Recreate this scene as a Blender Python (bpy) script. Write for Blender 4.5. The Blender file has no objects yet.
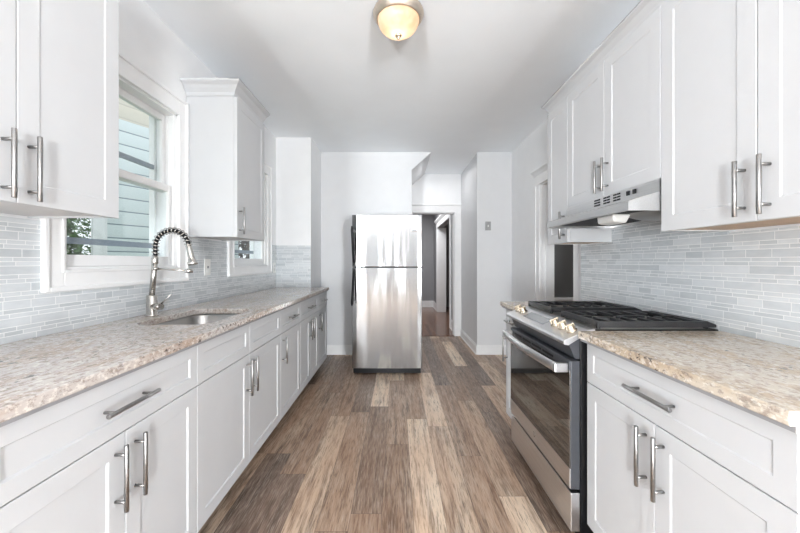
import bpy, bmesh, math, random
from mathutils import Vector, Matrix
random.seed(7)
scene = bpy.context.scene
COL = scene.collection
PI = math.pi

# ---------------------------------------------------------------- camera
CAM_H = 1.20
cam_d = bpy.data.cameras.new('camera'); cam = bpy.data.objects.new('camera', cam_d); COL.objects.link(cam)
cam_d.sensor_width = 36.0; cam_d.lens = 345.0/800.0*36.0
cam_d.shift_x = 3.0/800.0; cam_d.shift_y = -4.5/800.0
cam_d.clip_start = 0.05
cam.location = (0, 0, CAM_H); cam.rotation_euler = (PI/2, 0, 0)
scene.camera = cam
# ---------------------------------------------------------------- world, exposure
scene.view_settings.view_transform = 'Standard'; scene.view_settings.look = 'None'
scene.view_settings.exposure = 0.93; scene.view_settings.gamma = 1.0
scene.view_settings.use_curve_mapping = False
w = bpy.data.worlds.new('world'); scene.world = w; w.use_nodes = True
bg = w.node_tree.nodes['Background']; bg.inputs[0].default_value = (0.90, 0.95, 1.0, 1); bg.inputs[1].default_value = 0.95
try:
    scene.cycles.use_denoising = True
    scene.cycles.max_bounces = 12; scene.cycles.diffuse_bounces = 6
    scene.cycles.caustics_reflective = False; scene.cycles.caustics_refractive = False
    scene.cycles.sample_clamp_indirect = 6.0
except Exception: pass

def area(name, loc, rot, sx, sy, power, col=(1, 1, 1)):
    l = bpy.data.lights.new(name, 'AREA'); l.shape = 'RECTANGLE'; l.size = sx; l.size_y = sy
    l.energy = power; l.color = col
    o = bpy.data.objects.new(name, l); COL.objects.link(o); o.location = loc; o.rotation_euler = rot
    return o
# added lamps behind the camera: fill light and bright streaks on the fridge
for wx in (-0.62, 0.22):
    area('window_daylight', (wx, -6.03, 1.30), (PI/2, 0, 0), 0.20, 1.9, 7, (0.94, 0.975, 1.0))
# added pair of fill lamps far behind the camera, tilted up and forward
for bx_, ry_ in ((-1.95, -0.15), (1.95, 0.15)):
    area('bounce_flash', (bx_, -5.3, 0.75), (PI/2+0.36, 0, ry_), 0.7, 1.3, 245, (0.925, 0.97, 1.0))
area('passage_daylight', (0.62, 5.05, 2.55), (0, 0, 0), 0.5, 0.5, 1.5)  # added fill lamp below the passage ceiling
area('hall_daylight', (0.3, 7.4, 2.5), (0, 0, 0), 0.8, 1.6, 24, (0.97, 0.98, 1.0))  # added lamp that brightens the hall from above
area('next_room_daylight', (3.2, 3.6, 2.5), (0, 0, 0), 1.0, 1.0, 9)  # added overhead fill for the side room

# ---------------------------------------------------------------- materials
def new_mat(name):
    m = bpy.data.materials.new(name); m.use_nodes = True
    nt = m.node_tree; b = nt.nodes['Principled BSDF']
    return m, nt, b
def P(b, **k):
    for n, v in k.items():
        n = n.replace('_', ' ')
        if n in b.inputs:
            b.inputs[n].default_value = (*v, 1) if isinstance(v, tuple) and len(v) == 3 else v
def node(nt, t, **k):
    n = nt.nodes.new(t)
    for a, v in k.items(): setattr(n, a, v)
    return n
def lk(nt, a, b): nt.links.new(a, b)
def vmath(nt, op, a, b=None, c=None):
    n = node(nt, 'ShaderNodeMath', operation=op)
    for i, v in enumerate((a, b, c)):
        if v is None: continue
        if isinstance(v, (int, float)): n.inputs[i].default_value = v
        else: lk(nt, v, n.inputs[i])
    return n.outputs[0]
def pos(nt):
    g = node(nt, 'ShaderNodeNewGeometry'); s = node(nt, 'ShaderNodeSeparateXYZ'); lk(nt, g.outputs['Position'], s.inputs[0])
    return g.outputs['Position'], s.outputs[0], s.outputs[1], s.outputs[2]
def comb(nt, x, y, z=0.0):
    n = node(nt, 'ShaderNodeCombineXYZ')
    for i, v in enumerate((x, y, z)):
        if isinstance(v, (int, float)): n.inputs[i].default_value = v
        else: lk(nt, v, n.inputs[i])
    return n.outputs[0]
def noise(nt, vec, scale, detail=3.0, rough=0.5):
    n = node(nt, 'ShaderNodeTexNoise'); n.inputs['Scale'].default_value = scale
    n.inputs['Detail'].default_value = detail; n.inputs['Roughness'].default_value = rough
    lk(nt, vec, n.inputs['Vector']); return n.outputs[0]
def mapping(nt, vec, scale, rot=(0, 0, 0)):
    n = node(nt, 'ShaderNodeMapping'); n.inputs['Scale'].default_value = scale; n.inputs['Rotation'].default_value = rot
    lk(nt, vec, n.inputs['Vector']); return n.outputs[0]
def ramp(nt, fac, stops, interp='LINEAR'):
    r = node(nt, 'ShaderNodeValToRGB'); r.color_ramp.interpolation = interp
    e = r.color_ramp.elements
    while len(e) < len(stops): e.new(0.5)
    for i, (p, c) in enumerate(stops):
        e[i].position = p; e[i].color = (*c, 1) if len(c) == 3 else c
    lk(nt, fac, r.inputs[0]); return r.outputs[0]
def mix(nt, fac, a, b, blend='MIX'):
    n = node(nt, 'ShaderNodeMix', data_type='RGBA', blend_type=blend)
    for i, v in ((0, fac), (6, a), (7, b)):
        if isinstance(v, (int, float)): n.inputs[i].default_value = v
        elif isinstance(v, tuple): n.inputs[i].default_value = (*v, 1)
        else: lk(nt, v, n.inputs[i])
    return n.outputs[2]
def bump(nt, b, h, strength=0.1, dist=0.01):
    n = node(nt, 'ShaderNodeBump'); n.inputs['Strength'].default_value = strength; n.inputs['Distance'].default_value = dist
    lk(nt, h, n.inputs['Height']); lk(nt, n.outputs[0], b.inputs['Normal'])

def simple(name, col, rough=0.5, metal=0.0, nscale=40.0, var=0.04, bstr=0.03, **k):
    m, nt, b = new_mat(name); P(b, Roughness=rough, Metallic=metal, **k)
    p, x, y, z = pos(nt); n = noise(nt, p, nscale)
    lo = tuple(c*(1-var) for c in col); hi = tuple(min(1, c*(1+var)) for c in col)
    lk(nt, ramp(nt, n, [(0.3, lo), (0.7, hi)]), b.inputs['Base Color'])
    if bstr: bump(nt, b, n, bstr, 0.002)
    return m
M = {}
M['wall'] = simple('wall_paint', (0.83, 0.833, 0.84), 0.6, nscale=8, var=0.012, bstr=0.02)
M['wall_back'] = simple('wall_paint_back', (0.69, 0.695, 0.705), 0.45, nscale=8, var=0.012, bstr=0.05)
M['ceiling'] = simple('ceiling_paint', (0.915, 0.94, 0.965), 0.8, nscale=3, var=0.015, bstr=0.0)
M['trim'] = simple('trim_paint', (0.84, 0.84, 0.84), 0.35, nscale=12, var=0.015, bstr=0.03)
M['cab'] = simple('cabinet_paint', (0.57, 0.578, 0.59), 0.5, nscale=10, var=0.01, Specular_IOR_Level=0.3, bstr=0.0)
M['cab_in'] = simple('cabinet_edge_paint', (0.62, 0.62, 0.62), 0.5, nscale=10, var=0.03)
M['plywood'] = simple('birch_underside', (0.50, 0.36, 0.25), 0.6, nscale=20, var=0.1)
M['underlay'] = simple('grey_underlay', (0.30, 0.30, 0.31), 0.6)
M['toe'] = simple('toe_kick_shadow_board', (0.05, 0.05, 0.055), 0.7)  # near-black board in the toe recess
M['black'] = simple('black_enamel', (0.006, 0.006, 0.007), 0.35, var=0.1, Specular_IOR_Level=0.25)
M['iron'] = simple('cast_iron', (0.018, 0.018, 0.020), 0.36, nscale=300, var=0.3, bstr=0.2)
M['dark'] = simple('charcoal_metal', (0.07, 0.074, 0.085), 0.38, metal=0.3, var=0.05)
M['slot'] = simple('dark_slot', (0.01, 0.01, 0.01), 0.7)
M['plastic'] = simple('translucent_plastic', (0.78, 0.78, 0.76), 0.3, var=0.02)
M['plate'] = simple('white_plate', (0.82, 0.82, 0.80), 0.35, var=0.02)
M['grey_plate'] = simple('steel_plate', (0.38, 0.38, 0.38), 0.4, metal=0.6)
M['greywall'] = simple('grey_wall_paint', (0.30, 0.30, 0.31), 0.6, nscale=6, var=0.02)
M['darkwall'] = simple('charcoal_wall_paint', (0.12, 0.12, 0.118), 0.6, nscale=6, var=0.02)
M['storm'] = simple('blue_grey_aluminium', (0.30, 0.34, 0.39), 0.5)
M['nickel'] = simple('brushed_nickel', (0.55, 0.53, 0.50), 0.27, metal=1.0, nscale=200, var=0.05)
M['pull'] = simple('brushed_steel_pull', (0.33, 0.325, 0.32), 0.32, metal=1.0, nscale=200, var=0.06)
M['gold'] = simple('warm_nickel_knob', (0.72, 0.62, 0.48), 0.22, metal=1.0, nscale=90, var=0.08)
M['rim'] = simple('satin_nickel_rim', (0.66, 0.57, 0.48), 0.3, metal=0.9, nscale=60, var=0.05)
M['chrome'] = simple('chrome', (0.8, 0.8, 0.8), 0.12, metal=1.0)

def steel(name, col, rough, axis, wav=0.0, fine=0.04):
    m, nt, b = new_mat(name); P(b, Metallic=1.0, Roughness=rough)
    p, x, y, z = pos(nt)
    sc = {'x': (3, 300, 300), 'y': (300, 3, 300), 'z': (300, 300, 3)}[axis]
    n = noise(nt, mapping(nt, p, sc), 1.0, 4.0)
    lk(nt, ramp(nt, n, [(0.25, tuple(c*0.86 for c in col)), (0.75, col)]), b.inputs['Base Color'])
    h = vmath(nt, 'MULTIPLY', n, fine)
    if wav:
        a = noise(nt, mapping(nt, p, (5.0, 1, 0.8)), 1.0, 1.0)
        c = noise(nt, mapping(nt, p, (12.0, 1, 2.2)), 1.0, 1.5)
        hh = vmath(nt, 'ADD', vmath(nt, 'MULTIPLY', a, wav), vmath(nt, 'MULTIPLY', c, wav*0.22))
        h = vmath(nt, 'ADD', h, hh)
    bump(nt, b, h, 1.0, 0.004)
    if wav:
        P(b, Anisotropic=0.9); lk(nt, comb(nt, 0.0, 0.0, 1.0), b.inputs['Tangent'])
    return m
M['steel'] = steel('stainless_brushed', (0.72, 0.72, 0.73), 0.34, 'y', fine=0.02)
M['steelv'] = steel('stainless_fridge', (0.36, 0.36, 0.36), 0.13, 'x', wav=1.1, fine=0.003)
M['sink'] = steel('stainless_sink', (0.42, 0.41, 0.40), 0.34, 'y', fine=0.02)
M['hood'] = steel('stainless_hood', (0.74, 0.74, 0.74), 0.33, 'y', fine=0.02)
M['cooktop'] = steel('stainless_cooktop', (0.45, 0.43, 0.41), 0.34, 'x', fine=0.02)

# oven window glass: dark glossy
m, nt, b = new_mat('oven_glass'); P(b, Roughness=0.03, Metallic=0.0, Base_Color=(0.02, 0.018, 0.016), Specular_IOR_Level=1.0, IOR=1.9)
M['ovenglass'] = m
# clear pane
m, nt, b = new_mat('clear_glass'); nt.nodes.remove(b)
out = nt.nodes['Material Output']; t = node(nt, 'ShaderNodeBsdfTransparent'); g = node(nt, 'ShaderNodeBsdfGlossy')
t.inputs[0].default_value = (0.95, 0.97, 0.975, 1); g.inputs['Roughness'].default_value = 0.02
ms = node(nt, 'ShaderNodeMixShader'); ms.inputs[0].default_value = 0.07
lk(nt, t.outputs[0], ms.inputs[1]); lk(nt, g.outputs[0], ms.inputs[2]); lk(nt, ms.outputs[0], out.inputs[0])
M['glass'] = m
# lamp dome
m, nt, b = new_mat('frosted_alabaster_glass')
p, x, y, z = pos(nt); n = noise(nt, p, 14.0, 3.0)
lk(nt, ramp(nt, n, [(0.35, (0.40, 0.27, 0.16)), (0.65, (0.60, 0.52, 0.40))]), b.inputs['Base Color'])
P(b, Roughness=0.3)
lk(nt, ramp(nt, n, [(0.35, (1.0, 0.52, 0.26)), (0.65, (1.0, 0.78, 0.58))]), b.inputs['Emission Color'])
b.inputs['Emission Strength'].default_value = 0.13
tl = node(nt, 'ShaderNodeBsdfTranslucent'); tl.inputs[0].default_value = (0.72, 0.56, 0.44, 1)
ms = node(nt, 'ShaderNodeMixShader'); ms.inputs[0].default_value = 0.45
lk(nt, b.outputs[0], ms.inputs[1]); lk(nt, tl.outputs[0], ms.inputs[2]); lk(nt, ms.outputs[0], nt.nodes['Material Output'].inputs[0])
M['dome'] = m

# glass and stone strip mosaic
def tile_mat(name, c1, c2, mortar):
    m, nt, b = new_mat(name); P(b, Roughness=0.22)
    p, x, y, z = pos(nt)
    u = vmath(nt, 'ADD', x, y)
    def brick(vec, bw, rh, off):
        n = node(nt, 'ShaderNodeTexBrick'); n.offset = off; n.offset_frequency = 1; n.squash = 0.62; n.squash_frequency = 3
        n.inputs['Scale'].default_value = 1.0; n.inputs['Brick Width'].default_value = bw; n.inputs['Row Height'].default_value = rh
        n.inputs['Mortar Size'].default_value = 0.0018; n.inputs['Mortar Smooth'].default_value = 0.3; n.inputs['Bias'].default_value = 0.0
        n.inputs['Color1'].default_value = (*c1, 1); n.inputs['Color2'].default_value = (*c2, 1); n.inputs['Mortar'].default_value = (*mortar, 1)
        lk(nt, vec, n.inputs['Vector']); return n
    H = 0.0624
    # random sideways slip for every row
    rw = vmath(nt, 'FLOOR', vmath(nt, 'DIVIDE', z, H/4))
    wn = node(nt, 'ShaderNodeTexWhiteNoise', noise_dimensions='1D'); lk(nt, rw, wn.inputs['W'])
    rw2 = vmath(nt, 'FLOOR', vmath(nt, 'DIVIDE', z, H/2))
    wn2 = node(nt, 'ShaderNodeTexWhiteNoise', noise_dimensions='1D'); lk(nt, rw2, wn2.inputs['W'])
    u1 = vmath(nt, 'ADD', u, vmath(nt, 'MULTIPLY', wn.outputs[0], 0.31))
    u2 = vmath(nt, 'ADD', u, vmath(nt, 'MULTIPLY', wn2.outputs[0], 0.31))
    a = brick(comb(nt, u1, z), 0.10, H/4, 0.37)
    c = brick(comb(nt, u2, z), 0.15, H/2, 0.41)
    sel = vmath(nt, 'LESS_THAN', vmath(nt, 'FRACT', vmath(nt, 'DIVIDE', z, H)), 0.5)
    col = mix(nt, sel, c.outputs['Color'], a.outputs['Color'])
    fac = mix(nt, sel, c.outputs['Fac'], a.outputs['Fac'])
    vn = noise(nt, mapping(nt, p, (1, 18, 60)), 1.0, 3.0)
    col = mix(nt, 0.18, col, ramp(nt, vn, [(0.3, (0.45, 0.48, 0.50)), (0.7, (0.80, 0.82, 0.83))]))
    lk(nt, col, b.inputs['Base Color'])
    bump(nt, b, vmath(nt, 'MULTIPLY', fac, -1.0), 0.5, 0.002)
    return m
M['tile'] = tile_mat('mosaic_strip_tile', (0.48, 0.515, 0.54), (0.66, 0.69, 0.71), (0.88, 0.89, 0.89))

# granite
def granite(name, warm):
    m, nt, b = new_mat(name); P(b, Roughness=0.16)
    p, x, y, z = pos(nt)
    v = mapping(nt, p, (3.4, 1.0, 3.4), (0, 0, 0.12))
    flow = noise(nt, v, 2.6, 6.0, 0.62)
    if warm: base = ramp(nt, flow, [(0.30, (0.45, 0.34, 0.235)), (0.43, (0.53, 0.435, 0.33)), (0.53, (0.60, 0.53, 0.44)), (0.72, (0.57, 0.495, 0.405))])
    else: base = ramp(nt, flow, [(0.30, (0.40, 0.29, 0.22)), (0.40, (0.47, 0.38, 0.32)), (0.52, (0.56, 0.51, 0.475)), (0.72, (0.50, 0.465, 0.445))])
    s2 = noise(nt, mapping(nt, p, (60, 38, 60)), 1.0, 4.0, 0.7)
    col = mix(nt, vmath(nt, 'MULTIPLY', ramp(nt, s2, [(0.50, (0, 0, 0)), (0.60, (1, 1, 1))]), 0.7), base, (0.27, 0.21, 0.18))
    s3 = noise(nt, mapping(nt, p, (90, 60, 90)), 1.0, 3.0, 0.6)
    col = mix(nt, vmath(nt, 'MULTIPLY', ramp(nt, s3, [(0.54, (0, 0, 0)), (0.64, (1, 1, 1))]), 0.6), col, (0.82, 0.78, 0.72))
    s4 = noise(nt, mapping(nt, p, (64, 40, 64), (0, 0, 0.3)), 1.0, 4.0, 0.65)
    s5 = noise(nt, mapping(nt, p, (6, 2.2, 6)), 1.0, 2.0)
    speck = vmath(nt, 'MULTIPLY', ramp(nt, s4, [(0.57, (0, 0, 0)), (0.62, (1, 1, 1))]), ramp(nt, s5, [(0.42, (0.15, 0.15, 0.15)), (0.6, (1, 1, 1))]))
    col = mix(nt, vmath(nt, 'MULTIPLY', speck, 0.9), col, (0.07, 0.055, 0.05))
    lk(nt, col, b.inputs['Base Color'])
    bump(nt, b, s2, 0.06, 0.002)
    return m
M['granite'] = granite('granite_pinkish', False)
M['granite_warm'] = granite('granite_golden', True)

# plank floor
def planks(name, stops, pw, pl, grain_lo, tint=1.0, rough=0.42):
    m, nt, b = new_mat(name)
    p, x, y, z = pos(nt)
    xs = vmath(nt, 'DIVIDE', vmath(nt, 'ADD', x, 20.052), pw)
    row = vmath(nt, 'FLOOR', xs)
    w1 = node(nt, 'ShaderNodeTexWhiteNoise', noise_dimensions='1D'); lk(nt, row, w1.inputs['W'])
    ys = vmath(nt, 'ADD', vmath(nt, 'DIVIDE', vmath(nt, 'ADD', y, 20), pl), vmath(nt, 'MULTIPLY', w1.outputs[0], 7.3))
    cl = vmath(nt, 'FLOOR', ys)
    w2 = node(nt, 'ShaderNodeTexWhiteNoise', noise_dimensions='2D'); lk(nt, comb(nt, row, cl), w2.inputs['Vector'])
    rnd = w2.outputs['Value']
    base = ramp(nt, rnd, stops)
    off = vmath(nt, 'MULTIPLY', rnd, 37.0)
    gv = comb(nt, vmath(nt, 'ADD', vmath(nt, 'MULTIPLY', x, 34.0), off), vmath(nt, 'ADD', vmath(nt, 'MULTIPLY', y, 2.6), off), off)
    g1 = noise(nt, gv, 1.0, 6.0, 0.68)
    gv2 = comb(nt, vmath(nt, 'ADD', vmath(nt, 'MULTIPLY', x, 190.0), off), vmath(nt, 'MULTIPLY', y, 12.0), off)
    g2 = noise(nt, gv2, 1.0, 4.0, 0.6)
    gv3 = comb(nt, vmath(nt, 'ADD', vmath(nt, 'MULTIPLY', x, 9.0), off), vmath(nt, 'MULTIPLY', y, 1.5), off)
    g3 = noise(nt, gv3, 1.0, 3.0, 0.5)
    col = mix(nt, ramp(nt, g1, [(0.36, (1, 1, 1)), (0.54, (0, 0, 0))]), base, mix(nt, 1.0, base, grain_lo, 'MULTIPLY'))
    col = mix(nt, vmath(nt, 'MULTIPLY', ramp(nt, g2, [(0.50, (0, 0, 0)), (0.68, (1, 1, 1))]), 0.45), col, (0.62, 0.54, 0.46))
    col = mix(nt, vmath(nt, 'MULTIPLY', ramp(nt, g2, [(0.34, (1, 1, 1)), (0.47, (0, 0, 0))]), 0.72), col, (0.07, 0.045, 0.03))
    col = mix(nt, vmath(nt, 'MULTIPLY', ramp(nt, g3, [(0.4, (1, 1, 1)), (0.62, (0, 0, 0))]), 0.35), col, mix(nt, 1.0, base, (0.75, 0.55, 0.42), 'MULTIPLY'))
    fx = vmath(nt, 'FRACT', xs); fy = vmath(nt, 'FRACT', ys)
    ex = vmath(nt, 'MINIMUM', fx, vmath(nt, 'SUBTRACT', 1.0, fx)); ey = vmath(nt, 'MINIMUM', fy, vmath(nt, 'SUBTRACT', 1.0, fy))
    seam = vmath(nt, 'MAXIMUM', vmath(nt, 'LESS_THAN', ex, 0.007), vmath(nt, 'LESS_THAN', ey, 0.0010))
    col = mix(nt, vmath(nt, 'MULTIPLY', seam, 0.55), col, (0.05, 0.035, 0.03))
    lk(nt, col, b.inputs['Base Color'])
    P(b, Roughness=rough)
    bump(nt, b, g1, 0.12, 0.003)
    return m
M['floor'] = planks('weathered_plank_floor', [(0.0, (0.20, 0.150, 0.120)), (0.22, (0.29, 0.205, 0.150)), (0.45, (0.40, 0.280, 0.198)),
                    (0.66, (0.50, 0.365, 0.265)), (0.78, (0.68, 0.535, 0.40)), (1.0, (0.84, 0.70, 0.55))], 0.148, 1.22, (0.34, 0.30, 0.28))
M['hallfloor'] = planks('dark_oak_floor', [(0, (0.13, 0.055, 0.032)), (1, (0.24, 0.115, 0.065))], 0.06, 0.9, (0.6, 0.6, 0.6), rough=0.2)

# clapboard
m, nt, b = new_mat('pale_clapboard'); P(b, Roughness=0.6)
p, x, y, z = pos(nt)
f = vmath(nt, 'FRACT', vmath(nt, 'DIVIDE', z, 0.165))
lk(nt, ramp(nt, f, [(0.0, (0.20, 0.25, 0.28)), (0.07, (0.22, 0.27, 0.30)), (0.10, (0.66, 0.72, 0.72)), (1.0, (0.72, 0.78, 0.78))]), b.inputs['Base Color'])
M['siding'] = m
m, nt, b = new_mat('beige_clapboard'); P(b, Roughness=0.6)
p, x, y, z = pos(nt)
f = vmath(nt, 'FRACT', vmath(nt, 'DIVIDE', z, 0.165))
lk(nt, ramp(nt, f, [(0.0, (0.35, 0.32, 0.27)), (0.08, (0.62, 0.57, 0.48)), (1.0, (0.68, 0.62, 0.52))]), b.inputs['Base Color'])
M['beige'] = m
M['leaf'] = simple('hedge_leaf', (0.10, 0.17, 0.07), 0.6, nscale=12, var=0.6)
M['lawn'] = simple('lawn_grass', (0.20, 0.30, 0.13), 0.8, nscale=5, var=0.4)
M['asphalt'] = simple('roof_shingle', (0.20, 0.20, 0.21), 0.8, nscale=30, var=0.3)

# ---------------------------------------------------------------- mesh helper
class MB:
    def __init__(s): s.bm = bmesh.new()
    def _merge(s, t):
        me = bpy.data.meshes.new('tmp'); t.to_mesh(me); t.free(); s.bm.from_mesh(me); bpy.data.meshes.remove(me)
    def box(s, x0, x1, y0, y1, z0, z1, bev=0.0, seg=2):
        t = bmesh.new(); bmesh.ops.create_cube(t, size=1.0)
        bmesh.ops.scale(t, vec=(abs(x1-x0), abs(y1-y0), abs(z1-z0)), verts=t.verts)
        bmesh.ops.translate(t, vec=((x0+x1)/2, (y0+y1)/2, (z0+z1)/2), verts=t.verts)
        if bev: bmesh.ops.bevel(t, geom=list(t.edges), offset=bev, segments=seg, profile=0.5, affect='EDGES')
        s._merge(t); return s
    def prism(s, prof, axis, a, b, bev=0.0):
        """prof: 2-D outline; axis 'y': (x,z) pulled a..b along y; 'x': (y,z); 'z': (x,y)"""
        t = bmesh.new()
        def v(p, q):
            return {'y': (p[0], q, p[1]), 'x': (q, p[0], p[1]), 'z': (p[0], p[1], q)}[axis]
        A = [t.verts.new(v(p, a)) for p in prof]; B = [t.verts.new(v(p, b)) for p in prof]
        n = len(prof)
        t.faces.new(A); t.faces.new(B[::-1])
        for i in range(n): t.faces.new((A[i], B[i], B[(i+1) % n], A[(i+1) % n]))
        bmesh.ops.recalc_face_normals(t, faces=t.faces)
        if bev: bmesh.ops.bevel(t, geom=list(t.edges), offset=bev, segments=2, profile=0.5, affect='EDGES')
        s._merge(t); return s
    def tube(s, pts, r, n=12, cap=True):
        pts = [Vector(p) for p in pts]; t = bmesh.new(); rings = []
        N = len(pts); up = None
        for i, p in enumerate(pts):
            d = (pts[min(i+1, N-1)] - pts[max(i-1, 0)]).normalized()
            if up is None:
                up = Vector((0, 0, 1)) if abs(d.z) < 0.9 else Vector((1, 0, 0))
            a = d.cross(up)
            if a.length < 1e-4: a = d.cross(Vector((0, 1, 0)))
            a.normalize(); bb = a.cross(d).normalized(); up = bb
            rr = r[i] if isinstance(r, (list, tuple)) else r
            if isinstance(rr, (tuple, list)): ra, rb = rr
            else: ra = rb = rr
            rings.append([t.verts.new(p + a*math.cos(2*PI*k/n)*ra + bb*math.sin(2*PI*k/n)*rb) for k in range(n)])
        for i in range(N-1):
            for k in range(n):
                f = t.faces.new((rings[i][k], rings[i][(k+1) % n], rings[i+1][(k+1) % n], rings[i+1][k])); f.smooth = True
        if cap: t.faces.new(rings[0][::-1]); t.faces.new(rings[-1])
        bmesh.ops.recalc_face_normals(t, faces=t.faces)
        s._merge(t); return s
    def lathe(s, prof, c, axis='z', n=32, smooth=True):
        """prof: (radius, height) pairs round the axis through c"""
        t = bmesh.new(); rings = []
        def v(r, h, a):
            x, y = r*math.cos(a), r*math.sin(a)
            q = {'z': (x, y, h), 'x': (h, x, y), 'y': (x, h, y)}[axis]
            return (q[0]+c[0], q[1]+c[1], q[2]+c[2])
        for r, h in prof:
            if r < 1e-6: rings.append([t.verts.new(v(0, h, 0))])
            else: rings.append([t.verts.new(v(r, h, 2*PI*k/n)) for k in range(n)])
        for A, B in zip(rings, rings[1:]):
            for k in range(n):
                q = []
                for vv in (A[k % len(A)], A[(k+1) % len(A)], B[(k+1) % len(B)], B[k % len(B)]):
                    if vv not in q: q.append(vv)
                if len(q) >= 3:
                    f = t.faces.new(q); f.smooth = smooth
        bmesh.ops.recalc_face_normals(t, faces=t.faces)
        s._merge(t); return s
    def shaker(s, x0, x1, y0, y1, z0, z1, st=0.058, rec=0.0036, sl=0.003, flip=1):
        """slab from x0 (back) to x1 (front face, towards +x) with a recessed centre panel"""
        s.box(x0, x1-rec-0.001, y0+0.0005, y1-0.0005, z0+0.0005, z1-0.0005)
        t = bmesh.new()
        def loop(i, x): return [t.verts.new((x, yy, zz)) for yy, zz in ((y0+i, z0+i), (y1-i, z0+i), (y1-i, z1-i), (y0+i, z1-i))]
        L = [loop(0, x1-rec-0.0015), loop(0, x1-0.0015), loop(0.0015, x1), loop(st-0.001, x1), loop(st, x1-0.001), loop(st+sl, x1-rec)]
        for A, B in zip(L, L[1:]):
            for k in range(4): t.faces.new((A[k], A[(k+1) % 4], B[(k+1) % 4], B[k]))
        t.faces.new(L[-1]); t.faces.new(L[0][::-1])
        bmesh.ops.recalc_face_normals(t, faces=t.faces)
        s._merge(t); return s
    def build(s, name, mat, parent=None, org=None):
        """vertices are world coordinates; org is the base of the thing they belong to"""
        if org is not None: bmesh.ops.translate(s.bm, vec=-Vector(org), verts=s.bm.verts)
        me = bpy.data.meshes.new(name); s.bm.to_mesh(me); s.bm.free()
        o = bpy.data.objects.new(name, me); COL.objects.link(o); me.materials.append(mat)
        if parent: o.parent = parent
        elif org is not None: o.location = org
        return o

def tag(o, label=None, cat=None, group=None, kind=None):
    if label: o['label'] = label
    if cat: o['category'] = cat
    if group: o['group'] = group
    if kind: o['kind'] = kind
    return o
def thing(name, label, cat, loc, rz=0.0, group=None):
    o = bpy.data.objects.new(name, None); COL.objects.link(o); o.empty_display_size = 0.1
    o.location = loc; o.rotation_euler = (0, 0, rz)
    return tag(o, label, cat, group)
def struct(name, mb, mat, parent=None):
    o = mb.build(name, mat, parent)
    if not parent: o['kind'] = 'structure'
    return o

# ================================================================= SETTING
XL, XR, XR2, YB, CEIL = -1.385, 1.355, 1.49, 4.48, 2.625
struct('floor', MB().box(-1.6, 6.0, -6.2, 5.62, -0.1, 0).box(-3.3, -1.6, -6.2, -1.38, -0.1, 0), M['floor'])
struct('floor_hall', MB().box(-1.6, 2.4, 5.62, 9.4, -0.1, 0.0), M['hallfloor'])
struct('trim_1', MB().box(0.25, 0.93, 5.57, 5.66, 0.0, 0.008, 0.003), M['hallfloor'])   # threshold
struct('ceiling', MB().box(-1.6, 6.0, -6.2, 9.4, CEIL, CEIL+0.1).box(-3.3, -1.6, -6.2, -1.38, CEIL, CEIL+0.1), M['ceiling'])
W1 = (1.42, 2.17); W2 = (2.90, 3.65); WZ = (1.165, 2.125)
def wall_with_holes(x0, x1, ya, yb, holes, z1=CEIL):
    mb = MB(); y = ya
    for h0, h1, hz0, hz1 in holes:
        mb.box(x0, x1, y, h0, 0, z1)
        if hz0 > 0: mb.box(x0, x1, h0, h1, 0, hz0)
        mb.box(x0, x1, h0, h1, hz1, z1); y = h1
    mb.box(x0, x1, y, yb, 0, z1); return mb
struct('wall_left', wall_with_holes(-1.56, XL, -1.5, 4.6, [(*W1, *WZ), (*W2, *WZ)]), M['wall'])
struct('wall_left_column', MB().box(XL, -0.985, 3.95, YB, 0, CEIL), M['wall'])
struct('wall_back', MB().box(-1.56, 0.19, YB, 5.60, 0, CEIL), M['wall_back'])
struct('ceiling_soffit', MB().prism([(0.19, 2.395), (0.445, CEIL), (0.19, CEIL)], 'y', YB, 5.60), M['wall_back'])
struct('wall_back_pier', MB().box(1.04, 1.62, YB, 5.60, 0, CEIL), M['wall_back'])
struct('wall_right_kitchen', MB().box(XR, 1.62, -1.5, 2.53, 0, CEIL), M['wall'])
struct('wall_right', wall_with_holes(XR2, 1.62, 2.53, YB, [(2.88, 3.57, 0, 2.005)]), M['wall'])
mb = MB().box(-0.6, 0.25, 5.60, 5.72, 0, CEIL).box(0.25, 0.93, 5.60, 5.72, 2.0, CEIL).box(0.93, 2.4, 5.60, 5.72, 0, CEIL)
struct('wall_passage', mb, M['wall'])
mb = MB().box(-3.3, -3.2, -6.2, -1.38, 0, CEIL).box(-3.2, -1.561, -1.5, -1.38, 0, CEIL)
struct('wall_dining_left', mb, M['wall'])  # unseen room, added and widened to make space for the rear fill lamps
mb = MB().box(3.2, 3.3, -6.2, -1.38, 0, CEIL).box(1.621, 3.2, -1.5, -1.38, 0, CEIL)
struct('wall_dining_right', mb, M['wall'])
mb = MB().box(-3.2, -1.15, -6.2, -6.08, 0, CEIL).box(1.35, 3.2, -6.2, -6.08, 0, CEIL)
mb.box(-1.15, 1.35, -6.2, -6.08, 0, 0.30).box(-1.15, 1.35, -6.2, -6.08, 2.30, CEIL).box(-0.38, -0.14, -6.2, -6.08, 0.3, 2.3).box(0.34, 0.64, -6.2, -6.08, 0.3, 2.3)
struct('wall_front', mb, M['greywall'])  # unseen; grey so the light strips stand out in the fridge reflection
# hall beyond the doorway
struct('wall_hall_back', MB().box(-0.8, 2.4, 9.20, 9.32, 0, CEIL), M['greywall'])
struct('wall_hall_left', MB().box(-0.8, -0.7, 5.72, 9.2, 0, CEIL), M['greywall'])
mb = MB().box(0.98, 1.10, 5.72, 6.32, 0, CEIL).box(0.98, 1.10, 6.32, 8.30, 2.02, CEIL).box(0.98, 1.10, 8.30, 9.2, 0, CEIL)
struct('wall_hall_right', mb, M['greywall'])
struct('wall_hall_side_room', MB().box(2.3, 2.4, 5.72, 9.2, 0, CEIL), M['greywall'])
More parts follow.
